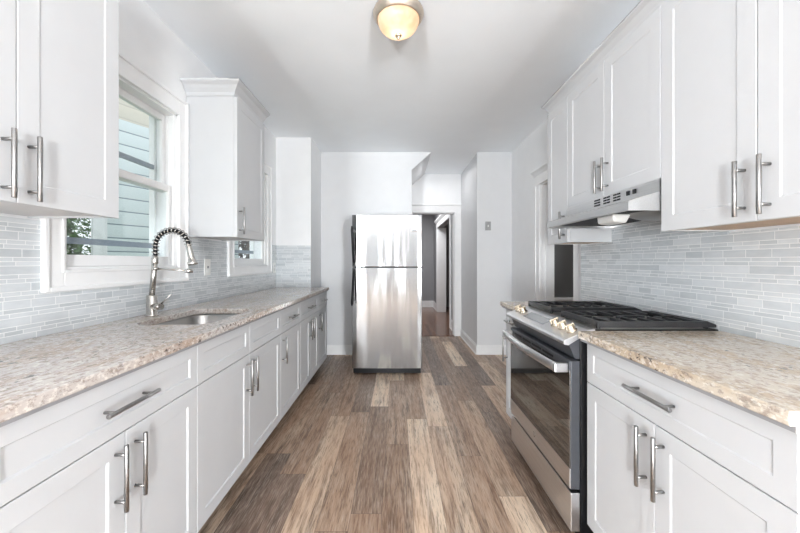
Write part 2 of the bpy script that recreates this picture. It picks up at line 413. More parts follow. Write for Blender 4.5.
# room beyond the right doorway
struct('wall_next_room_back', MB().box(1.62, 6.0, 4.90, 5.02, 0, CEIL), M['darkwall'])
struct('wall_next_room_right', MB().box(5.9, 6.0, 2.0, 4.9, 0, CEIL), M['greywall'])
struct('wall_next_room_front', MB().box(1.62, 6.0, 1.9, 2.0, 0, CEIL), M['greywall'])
struct('trim_2', MB().box(1.62, 5.9, 4.80, 4.90, 0.665, 0.70, 0.004).box(1.62, 5.9, 4.875, 4.90, 0.62, 0.665, 0.004), M['trim'])

# backsplash tile
TT = 0.008
mb = MB()
mb.box(XL, XL+TT, 0.4, 1.335, 0.90, 1.360).box(XL, XL+TT, 1.335, 2.255, 0.90, 1.08)
mb.box(XL, XL+TT, 2.255, 2.80, 0.90, 1.360).box(XL, XL+TT, 2.80, 3.76, 0.90, 1.08).box(XL, XL+TT, 3.76, 3.942, 0.90, 1.39)
struct('wall_left_backsplash', mb, M['tile'])
struct('wall_left_column_backsplash', MB().box(XL, -0.987, 3.942, 3.95, 0.914, 1.39), M['tile'])
mb = MB().box(XR-TT, XR, 0.4, 1.40, 0.90, 1.320).box(XR-TT, XR, 1.40, 2.165, 0.90, 1.535).box(XR-TT, XR, 2.165, 2.53, 0.90, 1.320)
struct('wall_right_backsplash', mb, M['tile'])

# casings
def picture_casing(mb, x, y0, y1, z0, z1, wd_s, zt, zb, d):
    """flat moulded frame on the left wall; d: how far it stands out"""
    for a, b_, c, e in ((y0, y0+wd_s, z0, z1), (y1-wd_s, y1, z0, z1), (y0+wd_s, y1-wd_s, zt, z1), (y0+wd_s, y1-wd_s, z0, zb)):
        mb.box(x, x+d, a, b_, c, e, 0.003)
    # raised back-band round the outside, stepped bead inside
    bw = 0.018
    mb.box(x, x+d+0.010, y0-0.002, y0+bw, z0-0.002, z1+0.002, 0.004).box(x, x+d+0.010, y1-bw, y1+0.002, z0-0.002, z1+0.002, 0.004)
    mb.box(x, x+d+0.010, y0+bw, y1-bw, z1-bw, z1+0.002, 0.004).box(x, x+d+0.010, y0+bw, y1-bw, z0-0.002, z0+bw, 0.004)
    q = 0.012; y0 -= 0.0015; y1 += 0.0015; zt -= 0.0015; zb += 0.0015; wd_s += 0.003
    mb.box(x, x+d+0.005, y0+wd_s-q, y0+wd_s, zb-q, zt+q, 0.003).box(x, x+d+0.005, y1-wd_s, y1-wd_s+q, zb-q, zt+q, 0.003)
    mb.box(x, x+d+0.005, y0+wd_s, y1-wd_s, zt, zt+q, 0.003).box(x, x+d+0.005, y0+wd_s, y1-wd_s, zb-q, zb, 0.003)
def window(n, o0, o1, c0, c1):
    root = bpy.data.objects.new('window_%d' % n, None); COL.objects.link(root); root['kind'] = 'structure'
    root.location = (XL, (o0+o1)/2, 0); org = root.location.copy()
    mb = MB(); picture_casing(mb, XL, c0, c1, 1.082, 2.233, o0-c0, WZ[1], WZ[0], 0.016)
    mb.build('casing', M['trim'], root, org)
    # jamb liner and sloped sill in the wall thickness
    mb = MB(); mb.box(-1.545, XL+0.001, o0, o0+0.012, *WZ).box(-1.545, XL+0.001, o1-0.012, o1, *WZ)
    mb.box(-1.545, XL+0.001, o0, o1, WZ[1]-0.012, WZ[1]).box(-1.545, XL+0.001, o0, o1, WZ[0], WZ[0]+0.014)
    mb.box(-1.400, XL, o0+0.012, o0+0.026, WZ[0]+0.014, WZ[1]-0.012).box(-1.400, XL, o1-0.026, o1-0.012, WZ[0]+0.014, WZ[1]-0.012)
    mb.box(-1.442, -1.436, o0+0.012, o0+0.020, WZ[0]+0.014, WZ[1]-0.012).box(-1.442, -1.436, o1-0.020, o1-0.012, WZ[0]+0.014, WZ[1]-0.012)
    mb.build('jamb', M['trim'], root, org)
    a, b_ = o0+0.013, o1-0.013; zm = 1.652
    def sash(x0, x1, z0, z1, rb, rt, nm):
        mb = MB(); s_ = 0.036
        mb.box(x0, x1, a, a+s_, z0, z1, 0.003).box(x0, x1, b_-s_, b_, z0, z1, 0.003)
        mb.box(x0, x1, a+s_, b_-s_, z0, z0+rb, 0.003).box(x0, x1, a+s_, b_-s_, z1-rt, z1, 0.003)
        f = mb.build(nm, M['trim'], root, org)
        MB().box((x0+x1)/2-0.002, (x0+x1)/2+0.002, a+s_-0.004, b_-s_+0.004, z0+rb-0.004, z1-rt+0.004).build('pane', M['glass'], f, org)
    sash(-1.435, -1.405, WZ[0]+0.015, zm+0.022, 0.052, 0.042, 'lower_sash')
    sash(-1.475, -1.445, zm-0.020, WZ[1]-0.013, 0.040, 0.040, 'upper_sash')
    # outer storm window frame
    mb = MB()
    mb.box(-1.525, -1.505, a+0.0, a+0.018, WZ[0]+0.02, WZ[1]-0.013).box(-1.525, -1.505, b_-0.018, b_, WZ[0]+0.02, WZ[1]-0.013)
    mb.build('storm_frame', M['trim'], root, org); mb = MB()
    mb.box(-1.525, -1.505, a+0.018, b_-0.018, 1.285, 1.315).box(-1.525, -1.505, a+0.018, b_-0.018, 1.775, 1.80)
    mb.build('storm_rail', M['storm'], root, org)
    return root
window(1, *W1, 1.335, 2.255)
window(2, *W2, 2.80, 3.76)

def baseboard(name, x0, x1, y0, y1, nx=0, ny=0, h=0.125, mat='trim'):
    mb = MB().box(x0, x1, y0, y1, 0, h-0.02, 0.002)
    if ny: mb.box(x0, x1, (y0 if ny > 0 else y0+0.005), (y1-0.005 if ny > 0 else y1), h-0.02, h, 0.003); mb.box(x0, x1, (y0 if ny > 0 else y0-0.010), (y1+0.010 if ny > 0 else y1), 0, 0.016, 0.004)
    if nx: mb.box((x0 if nx > 0 else x0+0.005), (x1-0.005 if nx > 0 else x1), y0, y1, h-0.02, h, 0.003); mb.box((x0 if nx > 0 else x0-0.010), (x1+0.010 if nx > 0 else x1), y0, y1, 0, 0.016, 0.004)
    struct(name, mb, M[mat])
baseboard('baseboard_back', -0.984, 0.19, YB-0.015, YB, ny=-1)
baseboard('baseboard_back_pier', 1.04, XR2, YB-0.015, YB, ny=-1)
baseboard('baseboard_passage', 1.025, 1.04, YB-0.015, 5.575, nx=-1)
baseboard('baseboard_right', XR2-0.015, XR2, 3.67, YB-0.016, nx=-1)
baseboard('baseboard_hall_back', -0.7, 0.98, 9.185, 9.20, ny=-1, h=0.17)
baseboard('baseboard_hall_right', 0.965, 0.98, 5.73, 6.22, nx=-1, h=0.17)
baseboard('baseboard_hall_far', 0.965, 0.98, 8.42, 9.18, nx=-1, h=0.17)

# door_1: cased opening in the right wall
mb = MB()
for a, b_ in ((2.785, 2.88), (3.57, 3.665)):
    mb.box(XR2-0.020, XR2, a, b_, 0, 2.005, 0.003)
    mb.box(XR2-0.028, XR2, (a if a < 3 else b_-0.018), (a+0.018 if a < 3 else b_), 0, 2.005, 0.004)
mb.box(XR2-0.022, XR2, 2.775, 3.675, 2.006, 2.105, 0.003)
mb.prism([(XR2, 2.105), (XR2-0.025, 2.105), (XR2-0.040, 2.13), (XR2-0.060, 2.145), (XR2-0.060, 2.168), (XR2, 2.168)], 'y', 2.755, 3.70)
mb.box(XR2-0.001, 1.622, 2.881, 2.895, 0, 2.004).box(XR2-0.001, 1.622, 3.556, 3.569, 0, 2.004).box(XR2-0.001, 1.622, 2.895, 3.556, 1.992, 2.004)
mb.box(1.53, 1.545, 3.543, 3.556, 0, 1.992)
struct('door_1', mb, M['trim'])
# door_2: cased opening at the end of the passage
mb = MB().box(0.191, 0.25, 5.578, 5.60, 0, 2.0, 0.003).box(0.93, 1.039, 5.578, 5.60, 0, 2.0, 0.003).box(0.191, 1.039, 5.576, 5.60, 2.0, 2.115, 0.003)
mb.box(0.191, 1.039, 5.565, 5.60, 2.115, 2.14, 0.005).box(0.93, 0.950, 5.570, 5.60, 0, 2.0, 0.003)
mb.box(0.25, 0.262, 5.60, 5.722, 0, 2.0).box(0.918, 0.93, 5.60, 5.722, 0, 2.0).box(0.262, 0.918, 5.60, 5.722, 1.988, 2.0)
struct('door_2', mb, M['trim'])
# door_3: cased opening in the side of the hall
mb = MB().box(0.955, 0.98, 8.30, 8.41, 0, 2.02, 0.004).box(0.955, 0.98, 6.22, 6.32, 0, 2.02, 0.004).box(0.955, 0.98, 6.20, 8.43, 2.02, 2.12, 0.004)
mb.prism([(0.98, 2.12), (0.955, 2.12), (0.91, 2.17), (0.91, 2.19), (0.98, 2.19)], 'y', 6.17, 8.46)
mb.box(0.979, 1.18, 8.285, 8.30, 0, 2.02).box(0.979, 1.12, 6.32, 6.335, 0, 2.02)
struct('door_3', mb, M['trim'])

# ================================================================= CABINETS
def pull_mesh(x, y, z, L, vert, r=0.0062, so=0.032):
    mb = MB()
    if vert:
        mb.tube([(x+so, y, z-L/2), (x+so, y, z-L/2+0.001), (x+so, y, z+L/2-0.001), (x+so, y, z+L/2)], [r*0.85, r, r, r*0.85])
        for s_ in (-1, 1): mb.tube([(x-0.0005, y, z+s_*(L/2-0.028)), (x+so, y, z+s_*(L/2-0.028))], 0.0046)
    else:
        mb.tube([(x+so, y-L/2, z), (x+so, y-L/2+0.001, z), (x+so, y+L/2-0.001, z), (x+so, y+L/2, z)], [r*0.85, r, r, r*0.85])
        for s_ in (-1, 1): mb.tube([(x-0.0005, y+s_*(L/2-0.028), z), (x+so, y+s_*(L/2-0.028), z)], 0.0046)
    return mb
G = 0.0016   # half the gap between fronts
DT = 0.870; DB = 0.703; CB = 0.108
def base_cabinet(label, loc, rz, D, Wd, doors, drawers, group=None):
    """local x: out from the wall, local y: along it. doors: (y0,y1,handle y or None); drawers: (y0,y1,has handle)"""
    t = thing('base_cabinet', label, 'cabinet', loc, rz, group)
    x0 = 0.002; xf = D-0.021; th = 0.016; RC = 0.0058 if rz == 0 else 0.0036
    mb = MB().box(x0, xf, 0.001, th, CB, 0.8715).box(x0, xf, Wd-th, Wd-0.001, CB, 0.8715).box(x0, xf, th, Wd-th, CB, CB+th).box(x0, x0+0.006, th, Wd-th, CB+th, 0.8715)
    mb.box(xf-0.03, xf, th, Wd-th, 0.85, 0.8715).box(xf-0.03, xf, th, Wd-th, DB-0.012, DB+0.012)
    mb.build('carcass', M['cab'], t)
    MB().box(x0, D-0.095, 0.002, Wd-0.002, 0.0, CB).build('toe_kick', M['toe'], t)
    for a, b_, hy in doors:
        d = MB().shaker(xf+0.001, D, a+G, b_-G, CB+0.003, DB-G, rec=RC).build('door', M['cab'], t)
        if hy is not None: pull_mesh(D, hy, 0.585, 0.19, True).build('handle', M['pull'], d)
    for a, b_, h in drawers:
        d = MB().shaker(xf+0.001, D, a+G, b_-G, DB+G, DT, st=0.046, rec=RC).build('drawer', M['cab'], t)
        if h: pull_mesh(D, (a+b_)/2 + (h if h is not True else 0), 0.787, 0.20 if b_-a > 0.5 else 0.17, False).build('handle', M['pull'], d)
    return t
DL = 0.585; DR = 0.565
def left_base(label, y0, y1, doors, drawers):
    return base_cabinet(label, (XL, y0, 0), 0, DL, y1-y0, [(a-y0, b-y0, None if h is None else h-y0) for a, b, h in doors], [(a-y0, b-y0, h) for a, b, h in drawers], 'white base cabinets under the long counter')
left_base('white base cabinet closest on the left, one wide drawer over two doors', 0.65, 1.383, [(0.65, 1.017, 0.980), (1.017, 1.383, 1.054)], [(0.65, 1.383, True)])
left_base('wide white sink base cabinet below the steel sink, two false drawer fronts without handles', 1.383, 2.375, [(1.383, 1.868, 1.832), (1.868, 2.375, 1.904)], [(1.383, 1.876, False), (1.876, 2.375, False)])
left_base('single-door white base cabinet just beyond the sink base', 2.375, 2.86, [(2.375, 2.86, 2.412)], [(2.375, 2.86, True)])
left_base('white base cabinet with two narrow doors, second from the far end of the long counter', 2.86, 3.50, [(2.86, 3.18, 3.144), (3.18, 3.50, 3.216)], [(2.86, 3.50, True)])
left_base('single-door white base cabinet at the far end of the long counter by the wall column', 3.50, 3.935, [(3.50, 3.935, 3.54)], [(3.50, 3.935, True)])
def right_base(label, y0, y1, doors, drawers):
    return base_cabinet(label, (XR, y1, 0), PI, DR, y1-y0, [(y1-b, y1-a, None if h is None else y1-h) for a, b, h in doors], [(y1-b, y1-a, h) for a, b, h in drawers], 'white base cabinets beside the range')
right_base('white base cabinet on the right closer than the range, wide drawer over two doors', 0.678, 1.436, [(0.678, 1.058, 1.022), (1.058, 1.436, 1.094)], [(0.678, 1.436, True)])
right_base('narrow white base cabinet beyond the range under the short counter end', 2.206, 2.50, [(2.206, 2.50, 2.465)], [(2.206, 2.50, True)])

def wall_cabinet(label, loc, rz, D, Wd, z0, z1, doors, hz, L, under='cab_in', crown=True, ends=(0, 0), proj=0.055, ch=0.075, group=None):
    t = thing('wall_cabinet', label, 'cabinet', loc, rz, group)
    xf = D-0.021
    MB().box(0.002, xf, 0.0005, Wd-0.0005, z0+0.012-loc[2], z1-loc[2], 0.001).build('carcass', M['cab'], t)
    mb = MB().box(0.010, xf-0.018, 0.014, Wd-0.014, z0+0.004-loc[2], z0+0.012-loc[2])
    mb.build('underside_panel', M[under], t)
    mb = MB().box(xf-0.018, xf, 0.0005, Wd-0.0005, z0-loc[2], z0+0.012-loc[2]).box(0.002, xf-0.018, 0.0005, 0.014, z0-loc[2], z0+0.012-loc[2]).box(0.002, xf-0.018, Wd-0.014, Wd-0.0005, z0-loc[2], z0+0.012-loc[2])
    mb.build('bottom_rail', M['cab'], t)
    for a, b_, hy in doors:
        d = MB().shaker(xf+0.001, D, a+G, b_-G, z0-0.002-loc[2], z1-0.003-loc[2], st=0.060).build('door', M['cab'], t)
        pull_mesh(D, hy, hz-loc[2], L, True).build('handle', M['pull'], d)
    if crown:
        zc = z1-loc[2]
        prof = [(0, 0), (0.004, 0), (0.010, 0.014), (0.012, 0.022), (proj*0.45, ch*0.48), (proj*0.62, ch*0.66), (proj*0.92, ch*0.80), (proj, ch*0.86), (proj, ch), (0, ch)]
        ea, eb = ends
        # mitred sweep round the top: far wall side -> front -> other side
        tb = bmesh.new(); rows = []
        for px, pz in prof:
            pts = []
            if ea: pts += [(0.003, -px if ea else 0)]
            pts += [(xf+px, -px*ea), (xf+px, Wd+px*eb)]
            if eb: pts += [(0.003, Wd+px)]
            rows.append([tb.verts.new((q[0], q[1], zc+pz)) for q in pts])
        for A, B in zip(rows, rows[1:]):
            for k in range(len(A)-1): tb.faces.new((A[k], A[k+1], B[k+1], B[k]))
        # close top
        bmesh.ops.recalc_face_normals(tb, faces=tb.faces)
        mb = MB(); mb._merge(tb); mb.box(0.003, xf-0.001, 0.001, Wd-0.001, zc+0.0005, zc+ch-0.001)
        mb.prism([(xf-0.002, zc+ch-0.004), (xf+proj, zc+ch-0.004), (xf+proj, zc+ch), (xf-0.002, zc+ch)], 'y', -proj*ea, Wd+proj*eb)
        mb.build('crown_moulding', M['cab'], t)
    return t
DUL = 0.335   # left uppers stand out to x = -1.05
zl = 1.366
gl = 'white wall cabinets above the long counter'
wall_cabinet('large white double-door wall cabinet high on the left before the big window', (XL, 0.60, zl), 0, DUL, 0.705, zl, 2.289, [(0.0, 0.353, 0.318), (0.353, 0.705, 0.384)], 1.464, 0.185, ends=(0, 1), group=gl)
wall_cabinet('single-door white wall cabinet with crown moulding between the two windows', (XL, 2.264, zl), 0, DUL, 0.470, zl, 2.289, [(0.0, 0.470, 0.034)], 1.475, 0.18, ends=(1, 0.01), proj=0.065, ch=0.085, group=gl)
DUR = XR-1.07; zr = 1.325; gr = 'white wall cabinets above the range side'
wall_cabinet('large white double-door wall cabinet on the right nearest, above the golden counter', (XR, 1.400, zr), PI, DUR, 0.75, zr, 2.246, [(0.0, 0.374, 0.338), (0.374, 0.75, 0.410)], 1.424, 0.172, under='plywood', proj=0.045, group=gr)
wall_cabinet('short white double-door wall cabinet over the range hood', (XR, 2.165, 1.542), PI, DUR, 0.764, 1.542, 2.246, [(0.0, 0.382, 0.350), (0.382, 0.764, 0.415)], 1.645, 0.17, proj=0.045, group=gr)
wall_cabinet('narrow white wall cabinet at the far end, beyond the range hood', (XR, 2.455, zr), PI, DUR, 0.289, zr, 2.246, [(0.0, 0.289, 0.250)], 1.433, 0.175, under='plywood', proj=0.045, ends=(1, 0), group=gr)

# ================================================================= COUNTERTOPS AND SINK
def rrect(cx, cy, hx, hy, r, n=8):
    P_ = []
    for k, (sx, sy) in enumerate(((1, 1), (-1, 1), (-1, -1), (1, -1))):
        for i in range(n+1):
            a = PI/2*k + PI/2*i/n
            P_.append((cx+sx*(hx-r)+r*math.cos(a), cy+sy*(hy-r)+r*math.sin(a)))
    return P_
def slab(name, label, x0, x1, y0, y1, mat, hole=None):
    org = ((x0+x1)/2, (y0+y1)/2, 0.872)
    t = thing(name, label, 'countertop', org)
    tb = bmesh.new(); zt, zb = 0.914, 0.884
    if hole:
        def ring(pts, z): 
            vs = [tb.verts.new((p[0], p[1], z)) for p in pts]
            es = [tb.edges.new((vs[i], vs[(i+1) % len(vs)])) for i in range(len(vs))]; return vs, es
        out_ = [(x0, y0), (x1, y0), (x1, y1), (x0, y1)]
        ov, oe = ring(out_, zt); hv, he = ring(hole, zt)
        bmesh.ops.triangle_fill(tb, use_beauty=True, edges=oe+he)
        r_ = bmesh.ops.extrude_face_region(tb, geom=list(tb.faces))
        bmesh.ops.translate(tb, vec=(0, 0, zb-zt), verts=[v for v in r_['geom'] if isinstance(v, bmesh.types.BMVert)])
        bmesh.ops.recalc_face_normals(tb, faces=tb.faces)
        mb = MB(); mb._merge(tb)
    else:
        tb.free(); mb = MB().box(x0, x1, y0, y1, zb, zt, 0.003)
    o = mb.build('stone_slab', mat, t, org)
    if hole:
        bv = o.modifiers.new('bevel', 'BEVEL'); bv.width = 0.003; bv.segments = 2; bv.limit_method = 'ANGLE'; bv.angle_limit = 1.0
    sx = 0.011
    if x0 < 0: MB().box(x1-sx-0.03, x1-sx, y0, y1, 0.872, 0.884).build('underlay', M['underlay'], t, org)  # left side: grey strip stands in for shade below the slab
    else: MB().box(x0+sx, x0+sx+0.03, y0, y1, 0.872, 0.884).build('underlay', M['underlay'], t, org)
    return t
hole = rrect(-1.045, 1.84, 0.175, 0.265, 0.07)
slab('countertop', 'long pinkish beige granite countertop with a sink cutout, under the windows', XL+TT+0.001, -0.775, 0.63, 3.941, M['granite'], hole)
slab('countertop', 'golden beige granite countertop closer than the range', 0.752, XR-TT-0.001, 0.66, 1.436, M['granite_warm'])
slab('countertop', 'short granite countertop end piece beyond the range', 0.752, XR-TT-0.001, 2.206, 2.515, M['granite_warm'])
# sink
sk = thing('sink', 'undermount stainless steel sink set in the long granite counter', 'sink', (-1.045, 1.84, 0.70))
tb = bmesh.new()
lv = []
for (dx, z, r) in ((0.025, 0.8835, 0.08), (0.004, 0.8835, 0.07), (0.0, 0.87, 0.07), (-0.006, 0.72, 0.065), (-0.03, 0.70, 0.06)):
    lv.append([tb.verts.new((p[0], p[1], z)) for p in rrect(-1.045, 1.84, 0.175+dx, 0.265+dx, r)])
for A, B in zip(lv, lv[1:]):
    n_ = len(A)
    for k in range(n_):
        f = tb.faces.new((A[k], A[(k+1) % n_], B[(k+1) % n_], B[k])); f.smooth = True
tb.faces.new(lv[-1]); bmesh.ops.recalc_face_normals(tb, faces=tb.faces)
mb = MB(); mb._merge(tb); bs = mb.build('basin', M['sink'], sk, sk.location)
sd = bs.modifiers.new('solid', 'SOLIDIFY'); sd.thickness = 0.0015; sd.offset = -1
MB().lathe([(0.0, 0.003), (0.022, 0.003), (0.036, 0.005), (0.042, 0.001), (0.042, 0)], (-1.045, 1.90, 0.7015)).build('drain', M['chrome'], sk, sk.location)

# ================================================================= FAUCET
fx, fy = -1.300, 1.83
ft = thing('kitchen_faucet', 'brushed nickel spring faucet with pull-down spray behind the sink', 'faucet', (fx, fy, 0.914)); fo = ft.location
MB().lathe([(0, 0), (0.030, 0), (0.030, 0.006), (0.026, 0.010), (0.026, 0.105), (0.023, 0.110), (0, 0.110)], (fx, fy, 0.914)).build('base_body', M['nickel'], ft, fo)
mb = MB().tube([(fx, fy, 1.02), (fx+0.018, fy, 1.235)], 0.0135, 16)
mb.lathe([(0.0145, 0), (0.0165, 0.004), (0.0165, 0.03), (0.0145, 0.034)], (fx+0.015, fy, 1.19))
mb.build('neck', M['nickel'], ft, fo)
fx += 0.018; R = 0.088; cxh = fx+R; zc = 1.280
path = [(fx, fy, 1.235), (fx, fy, 1.26)]
for i in range(25):
    a = PI - PI*0.97*i/24
    path.append((cxh+R*math.cos(a), fy, zc+R*math.sin(a)))
MB().tube(path, 0.0105, 12).build('hose', M['black'], ft, fo)
# coil spring round the hose
pp = [Vector(p) for p in path]; cum = [0]
for a, b_ in zip(pp, pp[1:]): cum.append(cum[-1]+(b_-a).length)
tot = cum[-1]; turns = 16; coil = []
for i in range(turns*12+1):
    s_ = tot*i/(turns*12); k = max(j for j in range(len(cum)) if cum[j] <= s_+1e-9); k = min(k, len(pp)-2)
    f = (s_-cum[k])/(cum[k+1]-cum[k]); p_ = pp[k].lerp(pp[k+1], f); d = (pp[k+1]-pp[k]).normalized()
    nx_ = d.cross(Vector((0, 1, 0))).normalized(); a = 2*PI*i/12
    coil.append(p_ + (nx_*math.cos(a)+Vector((0, 1, 0))*math.sin(a))*0.0165)
MB().tube(coil, 0.0026, 6).build('spring', M['nickel'], ft, fo)
e = pp[-1]; dd = (pp[-1]-pp[-2]).normalized()
dd = (dd + Vector((0.10, 0, -0.1))).normalized()
def along(k): return e + dd*k
MB().tube([along(-0.004), along(0), along(0.02), along(0.07), along(0.085), along(0.09), along(0.105), along(0.107)], [0.011, 0.014, 0.0145, 0.016, 0.018, 0.024, 0.024, 0.020], 20).build('spray_head', M['nickel'], ft, fo)
mb = MB().tube([(fx, fy, 1.165), (fx+0.075, fy, 1.160), (fx+0.160, fy, 1.155)], 0.0042)
mb.lathe([(0.0165, -0.010), (0.020, -0.010), (0.020, 0.010), (0.0165, 0.010), (0.0165, -0.010)], (fx+0.178, fy, 1.153)).lathe([(0.014, -0.007), (0.0165, -0.007), (0.0165, 0.007), (0.014, 0.007), (0.014, -0.007)], (fx, fy, 1.165))
mb.build('support_arm', M['nickel'], ft, fo)
fx -= 0.018
mb = MB().tube([(fx+0.015, fy-0.01, 0.965), (fx+0.070, fy-0.03, 0.968)], 0.0165, 20)
mb.tube([(fx+0.060, fy-0.026, 0.975), (fx+0.122, fy-0.030, 1.033)], [0.0042, 0.0030])
mb.build('lever_handle', M['nickel'], ft, fo)

# ================================================================= RANGE
ry0, ry1 = 1.440, 2.202
rg = thing('gas_range', 'stainless steel slide-in gas range with black grates between the white cabinets', 'range', (1.05, (ry0+ry1)/2, 0)); ro = rg.location
MB().box(0.768, 1.340, ry0+0.004, ry1-0.004, 0.03, 0.895, 0.003).build('body', M['black'], rg, ro)
for yy in (ry0+0.05, ry1-0.05):
    for xx in (0.80, 1.30): MB().lathe([(0, 0), (0.018, 0), (0.018, 0.008), (0.010, 0.012), (0.010, 0.032), (0, 0.032)], (xx, yy, 0)).build('levelling_foot', M['black'], rg, ro)
# control panel: sloped steel nose
prof = [(0.698, 0.855), (0.696, 0.868), (0.704, 0.876), (0.800, 0.916), (0.828, 0.920), (0.828, 0.896), (0.775, 0.888), (0.716, 0.852)]
MB().prism(prof, 'y', ry0, ry1, 0.0015).build('control_panel', M['steel'], rg, ro)
MB().prism([(0.722, 0.853), (0.775, 0.887), (0.775, 0.792), (0.750, 0.792)], 'y', ry0+0.012, ry1-0.012).build('panel_underside', M['dark'], rg, ro)
MB().box(0.828, 1.343, ry0, ry1, 0.896, 0.9175, 0.002).build('cooktop', M['black'], rg, ro)
MB().box(0.8285, 1.30, ry0+0.012, ry1-0.012, 0.9175, 0.921, 0.001).build('cooktop_plate', M['cooktop'], rg, ro)
def slope_z(x): return 0.876 + (x-0.704)*(0.040/0.096)
nrm = Vector((-0.040, 0, 0.096)).normalized()
def knob(y, x):
    c = Vector((x, y, slope_z(x)))
    tb = bmesh.new()
    m_ = MB().lathe([(0, 0), (0.024, 0), (0.024, 0.004), (0.019, 0.007), (0.0175, 0.024), (0.015, 0.027), (0, 0.027)], (0, 0, 0), n=24)
    m_.box(-0.021, 0.021, -0.006, 0.006, 0.010, 0.031, 0.003)
    m_.bm.transform(Matrix.Translation(c) @ Vector((0, 0, 1)).rotation_difference(nrm).to_matrix().to_4x4())
    m_.build('knob', M['gold'], rg, ro)
for yy in (1.505, 1.580, 1.655, 2.075, 2.150): knob(yy, 0.762)
tb = MB().box(-0.028, 0.028, -0.135, 0.135, 0, 0.0015)
tb.bm.transform(Matrix.Translation((0.756, 1.865, slope_z(0.756)+0.0004)) @ Vector((0, 0, 1)).rotation_difference(nrm).to_matrix().to_4x4())
tb.build('control_display', simple('display_glass', (0.32, 0.33, 0.34), 0.12), rg, ro)
# burners
for (bx, by, br) in ((0.955, 1.612, 0.050), (1.215, 1.612, 0.040), (0.955, 2.03, 0.040), (1.215, 2.03, 0.046), (1.085, 1.82, 0.030)):
    MB().lathe([(0, 0), (br*1.25, 0), (br*1.2, 0.005), (br, 0.006), (br, 0.012), (br*0.95, 0.015), (0, 0.016)], (bx, by, 0.921)).build('burner', M['iron'], rg, ro)
def grate(y0, y1, x0=0.838, x1=1.335):
    mb = MB(); zt = 0.952; bw = 0.011
    def bar(xa, xb, ya, yb, h=0.013): mb.box(xa, xb, ya, yb, zt-h, zt, 0.002)
    # tapering outer rails
    for yy in (y0, y1-0.016): mb.prism([(x0, 0.926), (x1, 0.926), (x1, 0.938), (x1-0.035, zt-0.001), (x0+0.012, zt-0.001), (x0, zt-0.010)], 'y', yy, yy+0.016, 0.002)
    bar(x0, x0+0.014, y0, y1, 0.024); bar(x1-0.045, x1-0.033, y0, y1, 0.020)
    n_ = 7; ym = (y0+y1)/2
    for i in range(n_):
        xx = x0+0.06+i*(x1-x0-0.13)/(n_-1)
        g_ = 0.03 if i % 2 == 0 else 0.055
        bar(xx-bw/2, xx+bw/2, y0+0.014, ym-g_); bar(xx-bw/2, xx+bw/2, ym+g_, y1-0.014)
    bar(x0+0.01, x0+0.065, ym-0.006, ym+0.006); bar(x0+0.18, x0+0.31, ym-0.006, ym+0.006); bar(x1-0.10, x1-0.04, ym-0.006, ym+0.006)
    for xx in (x0+0.006, x1-0.04):
        for yy in (y0+0.008, y1-0.008): mb.box(xx-0.006, xx+0.006, yy-0.006, yy+0.006, 0.921, 0.934)
    mb.build('grate', M['iron'], rg, ro)
grate(1.4405, 1.765); grate(1.880, 2.200)
# oven door
xd = 0.728
dr = MB().box(xd, 0.766, ry0+0.004, ry1-0.004, 0.247, 0.786, 0.003).build('oven_door', M['dark'], rg, ro)
MB().box(xd-0.004, xd+0.001, ry0+0.006, ry1-0.006, 0.249, 0.332, 0.0015).build('lower_trim', M['steel'], dr, ro)
MB().box(xd-0.0045, xd+0.001, ry0+0.006, ry1-0.006, 0.333, 0.745, 0.0015).build('window', M['ovenglass'], dr, ro)
MB().box(xd-0.004, xd+0.001, ry0+0.006, ry1-0.006, 0.746, 0.785, 0.0015).build('upper_trim', M['dark'], dr, ro)
mb = MB()
for a in (1.60, 1.735, 1.87, 2.005): mb.box(xd-0.0052, xd-0.0036, a, a+0.115, 0.758, 0.768)
mb.build('vent_slots', M['slot'], dr, ro)
hp = [(xd-0.052-0.016*math.sin(PI*i/20), ry0+0.028+(ry1-ry0-0.056)*i/20, 0.752) for i in range(21)]
mb = MB().tube(hp, [(0.0215, 0.0085) if False else (0.0085, 0.0215)]*21, 16)
for yy in (ry0+0.030, ry1-0.030): mb.box(xd-0.062, xd-0.003, yy-0.012, yy+0.012, 0.732, 0.772, 0.005)
mb.build('handle', M['steel'], dr, ro)
MB().lathe([(0.0105, 0), (0.013, 0.0008), (0.0125, 0.0016), (0.0105, 0.0008)], (xd-0.0055, 1.82, 0.292), 'x', 24).build('badge', M['nickel'], dr, ro)
mb = MB().box(xd, 0.766, ry0+0.004, ry1-0.004, 0.070, 0.232, 0.003)
mb.build('storage_drawer', M['steel'], rg, ro)

# ================================================================= HOOD
hy0, hy1 = 1.402, 2.163
hd = thing('range_hood', 'stainless steel under-cabinet range hood above the gas range', 'range hood', (1.2, 1.78, 1.41)); ho = hd.location
prof = [(1.346, 1.5405), (1.066, 1.5405), (1.066, 1.487), (0.942, 1.449), (0.940, 1.446), (0.940, 1.414), (0.956, 1.412), (0.958, 1.434), (1.07, 1.462), (1.335, 1.462), (1.335, 1.412), (1.346, 1.412)]
mb = MB().prism(prof, 'y', hy0+0.003, hy1-0.003)
side = [(1.346, 1.5405), (1.066, 1.5405), (1.066, 1.487), (0.942, 1.449), (0.940, 1.446), (0.940, 1.410), (1.346, 1.410)]
mb.prism(side, 'y', hy0, hy0+0.004).prism(side, 'y', hy1-0.004, hy1)
mb.build('shell', M['hood'], hd, ho)
MB().box(0.960, 1.334, hy0+0.005, hy1-0.005, 1.424, 1.433).build('filter_tray', M['slot'], hd, ho)
for yc in (1.673, 1.754, 1.837):
    mb = MB()
    for k in range(3): 
        z_ = 1.497+k*0.0135
        for s_ in (-1, 1): mb.box(1.0645, 1.0668, yc+s_*0.0145-0.0125, yc+s_*0.0145+0.0125, z_, z_+0.0075)
    mb.build('vent_louvre', M['slot'], hd, ho)
